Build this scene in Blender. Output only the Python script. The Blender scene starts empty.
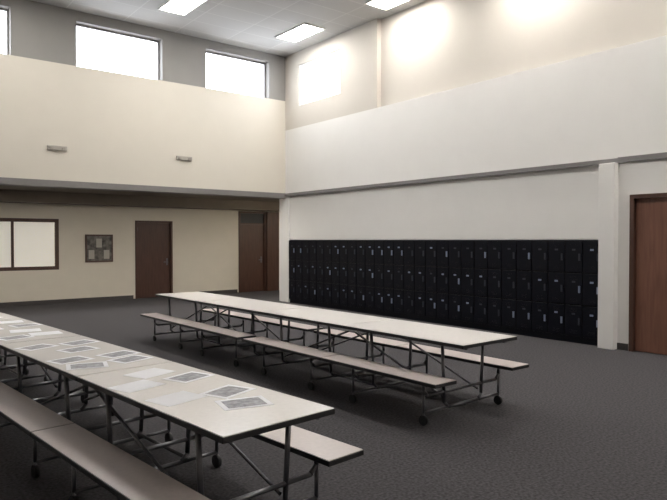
import bpy, bmesh, math, random
from mathutils import Vector, Matrix
random.seed(4)
sc=bpy.context.scene
sc.view_settings.view_transform='Standard'

# ---------------- materials ----------------
def mat(name,col,rough=0.6,noise=0.0,scale=20,metal=0.0,bump=0.0,emit=None,estr=0,spec=0.5):
    m=bpy.data.materials.new(name); m.use_nodes=True
    nt=m.node_tree; b=nt.nodes['Principled BSDF']
    b.inputs['Roughness'].default_value=rough; b.inputs['Metallic'].default_value=metal
    b.inputs['Specular IOR Level'].default_value=spec
    tc=nt.nodes.new('ShaderNodeTexCoord'); n=nt.nodes.new('ShaderNodeTexNoise')
    n.inputs['Scale'].default_value=scale; n.inputs['Detail'].default_value=5
    nt.links.new(tc.outputs['Object'],n.inputs['Vector'])
    r=nt.nodes.new('ShaderNodeValToRGB')
    r.color_ramp.elements[0].position=0.3; r.color_ramp.elements[1].position=0.7
    r.color_ramp.elements[0].color=tuple(c*(1-noise) for c in col)+(1,)
    r.color_ramp.elements[1].color=tuple(min(1,c*(1+noise)) for c in col)+(1,)
    nt.links.new(n.outputs['Fac'],r.inputs['Fac']); nt.links.new(r.outputs['Color'],b.inputs['Base Color'])
    if bump:
        bp=nt.nodes.new('ShaderNodeBump'); bp.inputs['Strength'].default_value=bump; bp.inputs['Distance'].default_value=0.01
        nt.links.new(n.outputs['Fac'],bp.inputs['Height']); nt.links.new(bp.outputs['Normal'],b.inputs['Normal'])
    if emit:
        b.inputs['Emission Color'].default_value=tuple(emit)+(1,); b.inputs['Emission Strength'].default_value=estr
    return m
M={}
M['white']=mat('wall_paint_white',(0.80,0.79,0.775),0.75,0.01,3)
M['cream']=mat('wall_paint_cream',(0.66,0.62,0.55),0.75,0.01,3)
M['tan']=mat('wall_paint_tan',(0.60,0.565,0.515),0.75,0.01,3)
M['beige']=mat('wall_paint_beige',(0.71,0.66,0.57),0.75,0.02,3)
M['grey']=mat('clerestory_baked_shade',(0.27,0.26,0.25),0.7,0.03,3)  # backlit shade of the piers and band, put into their colour as grey
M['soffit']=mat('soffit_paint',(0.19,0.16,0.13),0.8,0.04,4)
M['carpet']=mat('carpet',(0.070,0.067,0.072),0.95,0.4,45,bump=0.3,spec=0.1)
M['trimg']=mat('trim_grey',(0.20,0.19,0.19),0.5,0.04)
M['trimd']=mat('baseboard_rubber',(0.05,0.045,0.045),0.6,0.05)
M['black']=mat('locker_black',(0.004,0.0047,0.009),0.35,0.1,8,spec=.25)
M['vent']=mat('locker_gap',(0.001,0.001,0.001),0.9)
M['handle']=mat('locker_handle_black',(0.03,0.035,0.05),0.4)
M['plate']=mat('plate_metal',(0.30,0.36,0.5),0.35,0.05,metal=0.6)
M['steel']=mat('steel_tube',(0.16,0.16,0.175),0.35,0.05,metal=0.85)
M['dark']=mat('dark_plastic',(0.015,0.015,0.017),0.5,0.1)
M['lam']=mat('table_laminate',(0.88,0.85,0.83),0.22,0.03,35)
M['benchlam']=mat('bench_laminate',(0.62,0.55,0.53),0.28,0.05,35)
M['light']=mat('troffer_lens',(0.9,0.9,0.9),0.5,emit=(1.0,0.955,0.89),estr=31)
M['lightoff']=mat('troffer_lens_off',(0.7,0.7,0.68),0.5)
M['fillstrip']=mat('hidden_fill_lens',(0.9,0.9,0.9),0.5,emit=(1.0,0.93,0.83),estr=28)  # lens of the added hall lights, kept out of view
M['fix']=mat('fixture_white',(0.75,0.75,0.73),0.5)
M['sign']=mat('plate_taupe',(0.42,0.39,0.35),0.6)
M['paper']=mat('paper',(0.88,0.89,0.93),0.6,0.02)
M['print']=mat('print_grey',(0.27,0.27,0.30),0.5,0.6,22)
M['poster']=mat('poster_print',(0.12,0.11,0.10),0.6,0.7,9)
M['shade']=mat('window_shade',(0.8,0.77,0.7),0.8,0.03,emit=(1,0.95,0.84),estr=0.35)  # blind's weak emission stands in for light coming through from behind
def wood(name,c1,c2):
    m=mat(name,c1,0.4); nt=m.node_tree; b=nt.nodes['Principled BSDF']
    tc=nt.nodes.new('ShaderNodeTexCoord'); mp=nt.nodes.new('ShaderNodeMapping'); mp.inputs['Scale'].default_value=(14,14,1.2)
    n=nt.nodes.new('ShaderNodeTexNoise'); n.inputs['Scale'].default_value=2; n.inputs['Detail'].default_value=6
    r=nt.nodes.new('ShaderNodeValToRGB'); r.color_ramp.elements[0].position=.3;r.color_ramp.elements[1].position=.7
    r.color_ramp.elements[0].color=c1+(1,); r.color_ramp.elements[1].color=c2+(1,)
    nt.links.new(tc.outputs['Object'],mp.inputs['Vector']);nt.links.new(mp.outputs['Vector'],n.inputs['Vector'])
    nt.links.new(n.outputs['Fac'],r.inputs['Fac']);nt.links.new(r.outputs['Color'],b.inputs['Base Color'])
    return m
M['wood']=wood('door_wood_red',(0.15,0.066,0.046),(0.21,0.097,0.066))
M['woodd']=wood('door_wood_dark',(0.06,0.027,0.02),(0.09,0.043,0.03))
def tiles():
    m=mat('ceiling_tile',(0.5,0.49,0.47),0.9); nt=m.node_tree; b=nt.nodes['Principled BSDF']
    tc=nt.nodes.new('ShaderNodeTexCoord'); br=nt.nodes.new('ShaderNodeTexBrick'); br.offset=0
    br.inputs['Scale'].default_value=1; br.inputs['Brick Width'].default_value=1.2; br.inputs['Row Height'].default_value=0.6
    br.inputs['Mortar Size'].default_value=0.012
    br.inputs['Color1'].default_value=(0.54,0.535,0.53,1);br.inputs['Color2'].default_value=(0.50,0.495,0.49,1);br.inputs['Mortar'].default_value=(0.62,0.62,0.61,1)
    nt.links.new(tc.outputs['Object'],br.inputs['Vector']);nt.links.new(br.outputs['Color'],b.inputs['Base Color'])
    return m
M['tile']=tiles()
def glass():
    m=bpy.data.materials.new('window_glass'); m.use_nodes=True; nt=m.node_tree; nt.nodes.clear()
    o=nt.nodes.new('ShaderNodeOutputMaterial'); mx=nt.nodes.new('ShaderNodeMixShader'); t=nt.nodes.new('ShaderNodeBsdfTransparent'); g=nt.nodes.new('ShaderNodeBsdfGlossy')
    g.inputs['Roughness'].default_value=0.03; mx.inputs[0].default_value=0.06
    nt.links.new(t.outputs[0],mx.inputs[1]);nt.links.new(g.outputs[0],mx.inputs[2]);nt.links.new(mx.outputs[0],o.inputs[0]); return m
M['glass']=glass()

# ---------------- mesh builder ----------------
class B:
    def __init__(s): s.bm=bmesh.new(); s.mats=[]
    def mi(s,k):
        if k not in s.mats: s.mats.append(k)
        return s.mats.index(k)
    def box(s,x0,x1,y0,y1,z0,z1,k,bev=0):
        mtx=Matrix.Translation(((x0+x1)/2,(y0+y1)/2,(z0+z1)/2))@Matrix.Diagonal((abs(x1-x0),abs(y1-y0),abs(z1-z0),1))
        r=bmesh.ops.create_cube(s.bm,size=1,matrix=mtx); i=s.mi(k)
        fs=set(f for v in r['verts'] for f in v.link_faces)
        for f in fs: f.material_index=i
        if bev:
            es=list(set(e for f in fs for e in f.edges))
            rr=bmesh.ops.bevel(s.bm,geom=es,offset=bev,segments=2,affect='EDGES',profile=0.5)
            for f in rr['faces']: f.material_index=i
    def tube(s,p,q,r,k,seg=10):
        p=Vector(p);q=Vector(q);d=q-p
        mtx=Matrix.Translation((p+q)/2)@d.to_track_quat('Z','Y').to_matrix().to_4x4()
        rr=bmesh.ops.create_cone(s.bm,cap_ends=True,segments=seg,radius1=r,radius2=r,depth=d.length,matrix=mtx); i=s.mi(k)
        for f in set(f for v in rr['verts'] for f in v.link_faces):
            f.material_index=i; f.smooth=len(f.verts)==4
    def path(s,pts,r,k):
        for a,b in zip(pts,pts[1:]): s.tube(a,b,r,k)
        for a in pts[1:-1]:
            rr=bmesh.ops.create_uvsphere(s.bm,u_segments=10,v_segments=6,radius=r,matrix=Matrix.Translation(a)); i=s.mi(k)
            for f in set(f for v in rr['verts'] for f in v.link_faces): f.material_index=i; f.smooth=True
    def obj(s,name,loc=(0,0,0),rz=0):
        me=bpy.data.meshes.new(name); s.bm.to_mesh(me); s.bm.free()
        for k in s.mats: me.materials.append(M[k])
        o=bpy.data.objects.new(name,me); o.location=loc; o.rotation_euler[2]=rz; sc.collection.objects.link(o); return o

XL,XR=-5.0,9.1; YN,YF=-4.0,13.6; ZC=6.5; ZS=2.86; YB=17.0
b=B(); b.box(XL-.3,13.3,YN-.3,YB+.3,-.2,0,'carpet'); b.obj('floor')
b=B(); b.box(XL-.3,XR+.4,YN-.3,YF+.3,ZC,ZC+.2,'tile'); b.obj('ceiling')
wins=[(-2.4,-.55),(.7,2.55),(3.8,5.7),(6.8,8.6)]; wz0,wz1=5.33,6.28
b=B(); b.box(XL,XR,YF,YF+.3,ZS,wz0,'cream')
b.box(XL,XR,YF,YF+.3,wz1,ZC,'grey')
xs=[XL]+[v for w in wins for v in w]+[XR]
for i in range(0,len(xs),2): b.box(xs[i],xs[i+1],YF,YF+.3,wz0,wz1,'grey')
b.obj('wall_back_upper')
def window(name,axis,a0,a1,z0,z1,d,frame='dark',t=.045,mull=1):
    b=B()
    def bx(p0,p1,q0,q1,k,dd=.06):
        if axis=='y': b.box(p0,p1,d-dd/2,d+dd/2,q0,q1,k)
        else: b.box(d-dd/2,d+dd/2,p0,p1,q0,q1,k)
    bx(a0,a0+t,z0,z1,frame);bx(a1-t,a1,z0,z1,frame);bx(a0+t,a1-t,z0,z0+t,frame);bx(a0+t,a1-t,z1-t,z1,frame)
    for i in range(mull):
        m=a0+(a1-a0)*(i+1)/(mull+1); bx(m-t/3,m+t/3,z0+t,z1-t,frame)
    bx(a0+t,a1-t,z0+t,z1-t,'glass',.008)
    return b.obj(name)
n=1
for w in wins: window(f'window_{n}','y',w[0],w[1],wz0,wz1,YF+.2,'trimg',.035,0); n+=1
b=B(); b.box(XL-.3,13.3,YF+.3,YB+.3,ZS,ZS+.15,'soffit'); b.box(XL,13.0,YB-.6,YB,ZS-.28,ZS,'soffit'); b.obj('ceiling_soffit')
b=B(); b.box(XL,XR,YF-.02,YF+.3,ZS-.10,ZS+.03,'trimg'); b.obj('trim_1')
b=B(); D1=(6.3,7.4,2.2)
b.box(XL,2.1,YB,YB+.3,0,ZS,'beige');b.box(2.1,4.28,YB,YB+.3,0,.88,'beige');b.box(2.1,4.28,YB,YB+.3,2.2,ZS,'beige')
b.box(4.28,D1[0],YB,YB+.3,0,ZS,'beige');b.box(D1[0],D1[1],YB,YB+.3,D1[2],ZS,'beige');b.box(D1[1],9.6,YB,YB+.3,0,ZS,'beige')
b.box(9.6,11.05,YB,YB+.3,2.56,ZS,'beige'); b.box(11.05,13,YB,YB+.3,0,ZS,'beige'); b.obj('wall_back_lower')
window(f'window_{n}','y',2.1,4.28,.88,2.2,YB+.03,'woodd',.09,1)
b=B(); b.box(2.15,4.23,YB+.2,YB+.22,.9,2.18,'shade'); b.obj('window_shade')
b=B()
b.box(XL,D1[0]-.06,YB-.015,YB,0,.1,'trimd'); b.box(D1[1]+.06,9.55,YB-.015,YB,0,.1,'trimd')
b.obj('baseboard_back')
def door(name,axis,a0,a1,zt,d,s,k,leaves=1,transom=0,frame='woodd'):
    b=B()
    def bx(p0,p1,e0,e1,q0,q1,kk,bev=0):
        e=sorted((d+s*e0,d+s*e1))
        if axis=='y': b.box(p0,p1,e[0],e[1],q0,q1,kk,bev)
        else: b.box(e[0],e[1],p0,p1,q0,q1,kk,bev)
    bx(a0,a0+.06,-.12,.03,0,zt,frame);bx(a1-.06,a1,-.12,.03,0,zt,frame);bx(a0+.06,a1-.06,-.12,.03,zt-.06,zt,frame)
    z1=zt-.06-transom
    if transom:
        bx(a0+.06,a1-.06,-.12,.03,z1,z1+.05,frame); bx(a0+.06,a1-.06,-.06,-.04,z1+.05,zt-.06,'dark')
    w=(a1-a0-.12)/leaves
    for i in range(leaves):
        p=a0+.06+i*w
        bx(p+.004,p+w-.004,-.08,-.035,.01,z1-.001,k,.003)
        hp=p+w-.09 if i%2==0 else p+.09
        bx(hp-.025,hp+.025,-.035,-.028,.92,1.12,'steel')
        bx(hp-.012,hp+.012,-.028,.01,1.0,1.024,'steel')
        q0,q1=(hp-.12,hp+.012) if i%2==0 else (hp-.012,hp+.12)
        bx(q0,q1,.0,.02,1.0,1.024,'steel')
        bx(p+.005,p+.03,-.036,-.025,1.9,2.0,'steel')
    bx(a0+.06,a1-.06,-.12,-.085,0,z1,frame)
    return b.obj(name)
door('door_1','y',D1[0],D1[1],D1[2],YB,-1,'woodd')
door('door_2','y',9.6,10.6,2.56,YB,-1,'woodd',1,.36)
b=B(); b.box(10.6,11.05,YB-.1,YB+.2,0,2.56,'woodd'); b.obj('trim_2')
b=B(); b.box(XR+.45,13,YF,YF+.3,0,ZS,'beige'); b.obj('wall_hall_side')
b=B(); b.box(13,13.3,YF,YB+.3,0,ZS,'beige'); b.obj('wall_hall_end')
b=B(); b.box(XL-.3,XL,YN,YB+.3,0,ZC,'cream'); b.obj('wall_left')
b=B(); b.box(XL,XR+.4,YN-.3,YN,0,ZC,'cream'); b.obj('wall_front')
# locker wall
RW=(11.3,13.0,5.1,6.15); NY=10.0
b=B()
b.box(XR,XR+.4,YN,YF+.3,ZS,4.55,'white')
b.box(XR,XR+.4,NY,RW[0],4.55,ZC,'tan');b.box(XR,XR+.4,RW[1],YF+.3,4.55,ZC,'tan')
b.box(XR,XR+.4,RW[0],RW[1],4.55,RW[2],'tan');b.box(XR,XR+.4,RW[0],RW[1],RW[3],ZC,'tan')
b.box(XR+.12,XR+.4,YN,NY,4.55,ZC,'tan')
b.obj('wall_right_upper')
b=B(); b.box(XR+.33,XR+.45,4.87,13.46,0,1.66,'white'); b.obj('wall_right_alcove')
b=B(); b.box(XR+.04,XR+.45,4.85,13.46,1.66,ZS,'white'); b.obj('wall_right_bulkhead')
b=B(); b.box(XR,XR+.45,13.46,YF+.3,0,ZS,'white'); b.obj('wall_right_corner')
DY0,DY1,DZ=2.5,4.42,2.32
b=B()
b.box(XR,XR+.4,DY1,4.85,0,ZS,'white');b.box(XR,XR+.4,DY0,DY1,DZ,ZS,'white');b.box(XR,XR+.4,YN,DY0,0,ZS,'white')
b.obj('wall_right')
window('window_6','x',RW[0],RW[1],RW[2],RW[3],XR+.06,'fix',.03,0)
b=B(); b.box(XR-.13,XR,4.60,4.85,0,ZS-.05,'white',.01); b.obj('wall_right_pilaster')
b=B(); b.box(XR-.04,XR,YN,4.6,ZS-.05,ZS+.03,'trimg');b.box(XR-.04,XR+.02,4.6,YF,ZS-.05,ZS+.02,'trimg'); b.obj('trim_3')
b=B(); b.box(XR-.02,XR,YN,DY0-.02,0,.1,'trimd');b.box(XR-.02,XR,DY1+.02,4.6,0,.1,'trimd'); b.obj('baseboard_right')
door('door_3','x',DY0,DY1,DZ,XR,-1,'wood',2)

# lockers
b=B(); y0,y1=4.86,13.44; N=28; w=(y1-y0)/N; zt=1.65; zb=.09; FX=XR+.01; BX=XR+.31
b.box(FX+.02,BX,y0,y1,0,zb,'black'); b.box(FX,BX,y0,y1,zb,zt,'black')
h=(zt-zb-.02)/3
for i in range(N):
    for j in range(3):
        a=y0+i*w; z=zb+.01+j*h
        b.box(FX-.002,FX+.001,a+.002,a+w-.002,z+.002,z+h-.002,'vent')
        b.box(FX-.02,FX-.001,a+.010,a+w-.010,z+.010,z+h-.010,'black',.003)
        for kx in range(3):
            b.box(FX-.024,FX-.02,a+.09,a+w-.09,z+h-.07-kx*.022,z+h-.062-kx*.022,'black')
            b.box(FX-.024,FX-.02,a+.09,a+w-.09,z+.05+kx*.022,z+.058+kx*.022,'black')
        q=random.random()
        b.box(FX-.0215,FX-.02,a+w/2-.03,a+w/2+.03,z+h-.16,z+h-.13,'plate' if q<.45 else 'handle')
        b.box(FX-.04,FX-.02,a+.035,a+.065,z+h/2-.06,z+h/2+.05,'plate' if random.random()<.25 else 'handle',.004)
b.obj('locker_bank')

def troffer(x,y,z,name='ceiling_light',lx=.6,ly=1.2,lens='light'):
    b=B(); t=.03
    b.box(-lx/2,lx/2,-ly/2,-ly/2+t,-.03,0,'fix');b.box(-lx/2,lx/2,ly/2-t,ly/2,-.03,0,'fix')
    b.box(-lx/2,-lx/2+t,-ly/2+t,ly/2-t,-.03,0,'fix');b.box(lx/2-t,lx/2,-ly/2+t,ly/2-t,-.03,0,'fix')
    b.box(-lx/2+t,lx/2-t,-ly/2+t,ly/2-t,-.02,-.005,lens)
    b.obj(name,(x,y,z))
for x in (-3.6,-.6,2.4,5.4,8.3):
    for y in (11.8,8.9,6.0,3.1,.2,-2.7):
        off=(x==-3.6) or (x in(-.6,2.4) and y<10)
        troffer(8.6 if x==8.3 and y<10 else x,y,ZC,lens='lightoff' if off else 'light')
for x in (-2.5,0,2.5,5,7.5,10,12): troffer(x,YF+.55,ZS,lx=1.4,ly=.3,lens='fillstrip')  # unseen strip lights, added behind the fascia to light the lower wall

for x,z in ((3.4,3.56),(6.22,3.58)):
    b=B(); b.box(-.20,.20,-.04,0,-.05,.05,'sign',.015)
    for s in (-1,1): b.tube((s*.12,-.04,-.005),(s*.12,-.065,-.01),.034,'sign',14)
    b.obj('emergency_light',(x,YF,z))
b=B(); b.box(4.94,5.67,YB-.03,YB,1.05,1.8,'woodd');b.box(4.98,5.63,YB-.035,YB-.03,1.09,1.76,'poster')
for i in range(3):
    for j in range(2):
        if (i+j)%2==0: b.box(5.02+i*.2,5.17+i*.2,YB-.038,YB-.035,1.14+j*.31,1.38+j*.31,'sign')
b.obj('notice_board')

# tables
def table(name,x,y,rz,L=3.4,W=.76):
    b=B(); H=.74
    half=L/2
    for s0,s1 in ((0,half-.004),(half+.004,L)):
        b.box(-W/2,W/2,s0,s1,H-.034,H-.004,'dark',.004)
        b.box(-W/2+.006,W/2-.006,s0+.004,s1-.004,H-.006,H,'lam')
        for sd in (-1,1):
            c=sd*(W/2+.15)
            e1=0 if s1<L else .06; e0=.06 if s0==0 else 0
            b.box(c-.14,c+.14,s0+e0,s1-e1,.396,.426,'dark',.004)
            b.box(c-.135,c+.135,s0+e0+.005,s1-.005-e1,.424,.43,'benchlam')
            b.tube((c,s0+.12,.385),(c,s1-.12,.385),.013,'steel')
        for sd in (-1,1): b.tube((sd*.28,s0+.05,.693),(sd*.28,s1-.05,.693),.014,'steel')
    for s in (.32,half-.35,half+.35,L-.32):
        c=W/2+.15
        b.path([(-.30,s,.70),(-.27,s,.16),(-.22,s,.11),(.22,s,.11),(.27,s,.16),(.30,s,.70)],.016,'steel')
        b.path([(-c,s,.39),(-c,s,.31),(-c+.05,s,.26),(c-.05,s,.26),(c,s,.31),(c,s,.39)],.015,'steel')
        for sd in (-1,1):
            b.tube((sd*c,s,.30),(sd*c,s,.11),.013,'steel')
            b.tube((sd*c,s,.11),(sd*.22,s,.11),.013,'steel')
            b.tube((sd*c-.015,s,.045),(sd*c+.015,s,.045),.045,'dark',16)
            b.tube((sd*c,s,.045),(sd*c,s,.12),.010,'steel')
    for sd in (-1,1):
        b.tube((sd*.25,.34,.2),(sd*.26,half-.05,.66),.011,'steel'); b.tube((sd*.25,L-.34,.2),(sd*.26,half+.05,.66),.011,'steel')
        b.tube((sd*.25,half-.35,.14),(sd*.25,half+.35,.14),.013,'steel')
    return b.obj(name,(x,y,0),rz)
def place(x,y,rz,s): return (x-math.sin(rz)*s, y+math.cos(rz)*s)
rA=math.radians(5.4); A=(1.70,2.56)
table('cafeteria_table',A[0],A[1],rA,L=3.5,W=.72); p=place(*A,rA,3.52); table('cafeteria_table',p[0],p[1],rA,L=3.5,W=.72)
rB=math.radians(1.0); Bp=(4.55,3.46)
table('cafeteria_table',Bp[0],Bp[1],rB,L=3.25,W=.8); p=place(*Bp,rB,3.27); table('cafeteria_table',p[0],p[1],rB,L=3.25,W=.8)
def paper(x,y,r,k):
    b=B(); b.box(-.14,.14,-.108,.108,0,.0015,'paper')
    if k: b.box(-.11,.11,-.08,.08,.0015,.002,'print')
    b.obj('printed_flyer',(x,y,.7402),r)
for i,s in enumerate([.35,.75,1.15,1.47,2.05,2.4,2.75,3.15,3.8,4.2,4.6,5.0,5.6,6.1]):
    for v in ((-.17,.17) if i%3 else (.05,)):
        ss=s+random.uniform(-.08,.08)
        q=place(*A,rA,ss); v2=v+random.uniform(-.03,.03)
        paper(q[0]+v2*math.cos(rA),q[1]+v2*math.sin(rA),rA+random.uniform(-.35,.35),random.random()<.7)

w=bpy.data.worlds.new('sky'); sc.world=w; w.use_nodes=True; nt=w.node_tree
bg=nt.nodes['Background']; bg.inputs['Strength'].default_value=9.0
g=nt.nodes.new('ShaderNodeTexNoise'); g.inputs['Scale'].default_value=2
r=nt.nodes.new('ShaderNodeValToRGB'); r.color_ramp.elements[0].color=(.75,.85,1,1); r.color_ramp.elements[1].color=(1,1,1,1)
nt.links.new(g.outputs['Fac'],r.inputs['Fac']); nt.links.new(r.outputs['Color'],bg.inputs['Color'])

cam=bpy.data.cameras.new('camera'); co=bpy.data.objects.new('camera',cam); sc.collection.objects.link(co)
co.location=(0,0,1.65); co.rotation_euler=(math.radians(90-.93),0,math.radians(-38.26)); cam.lens=613*36/667; cam.sensor_width=36
sc.camera=co
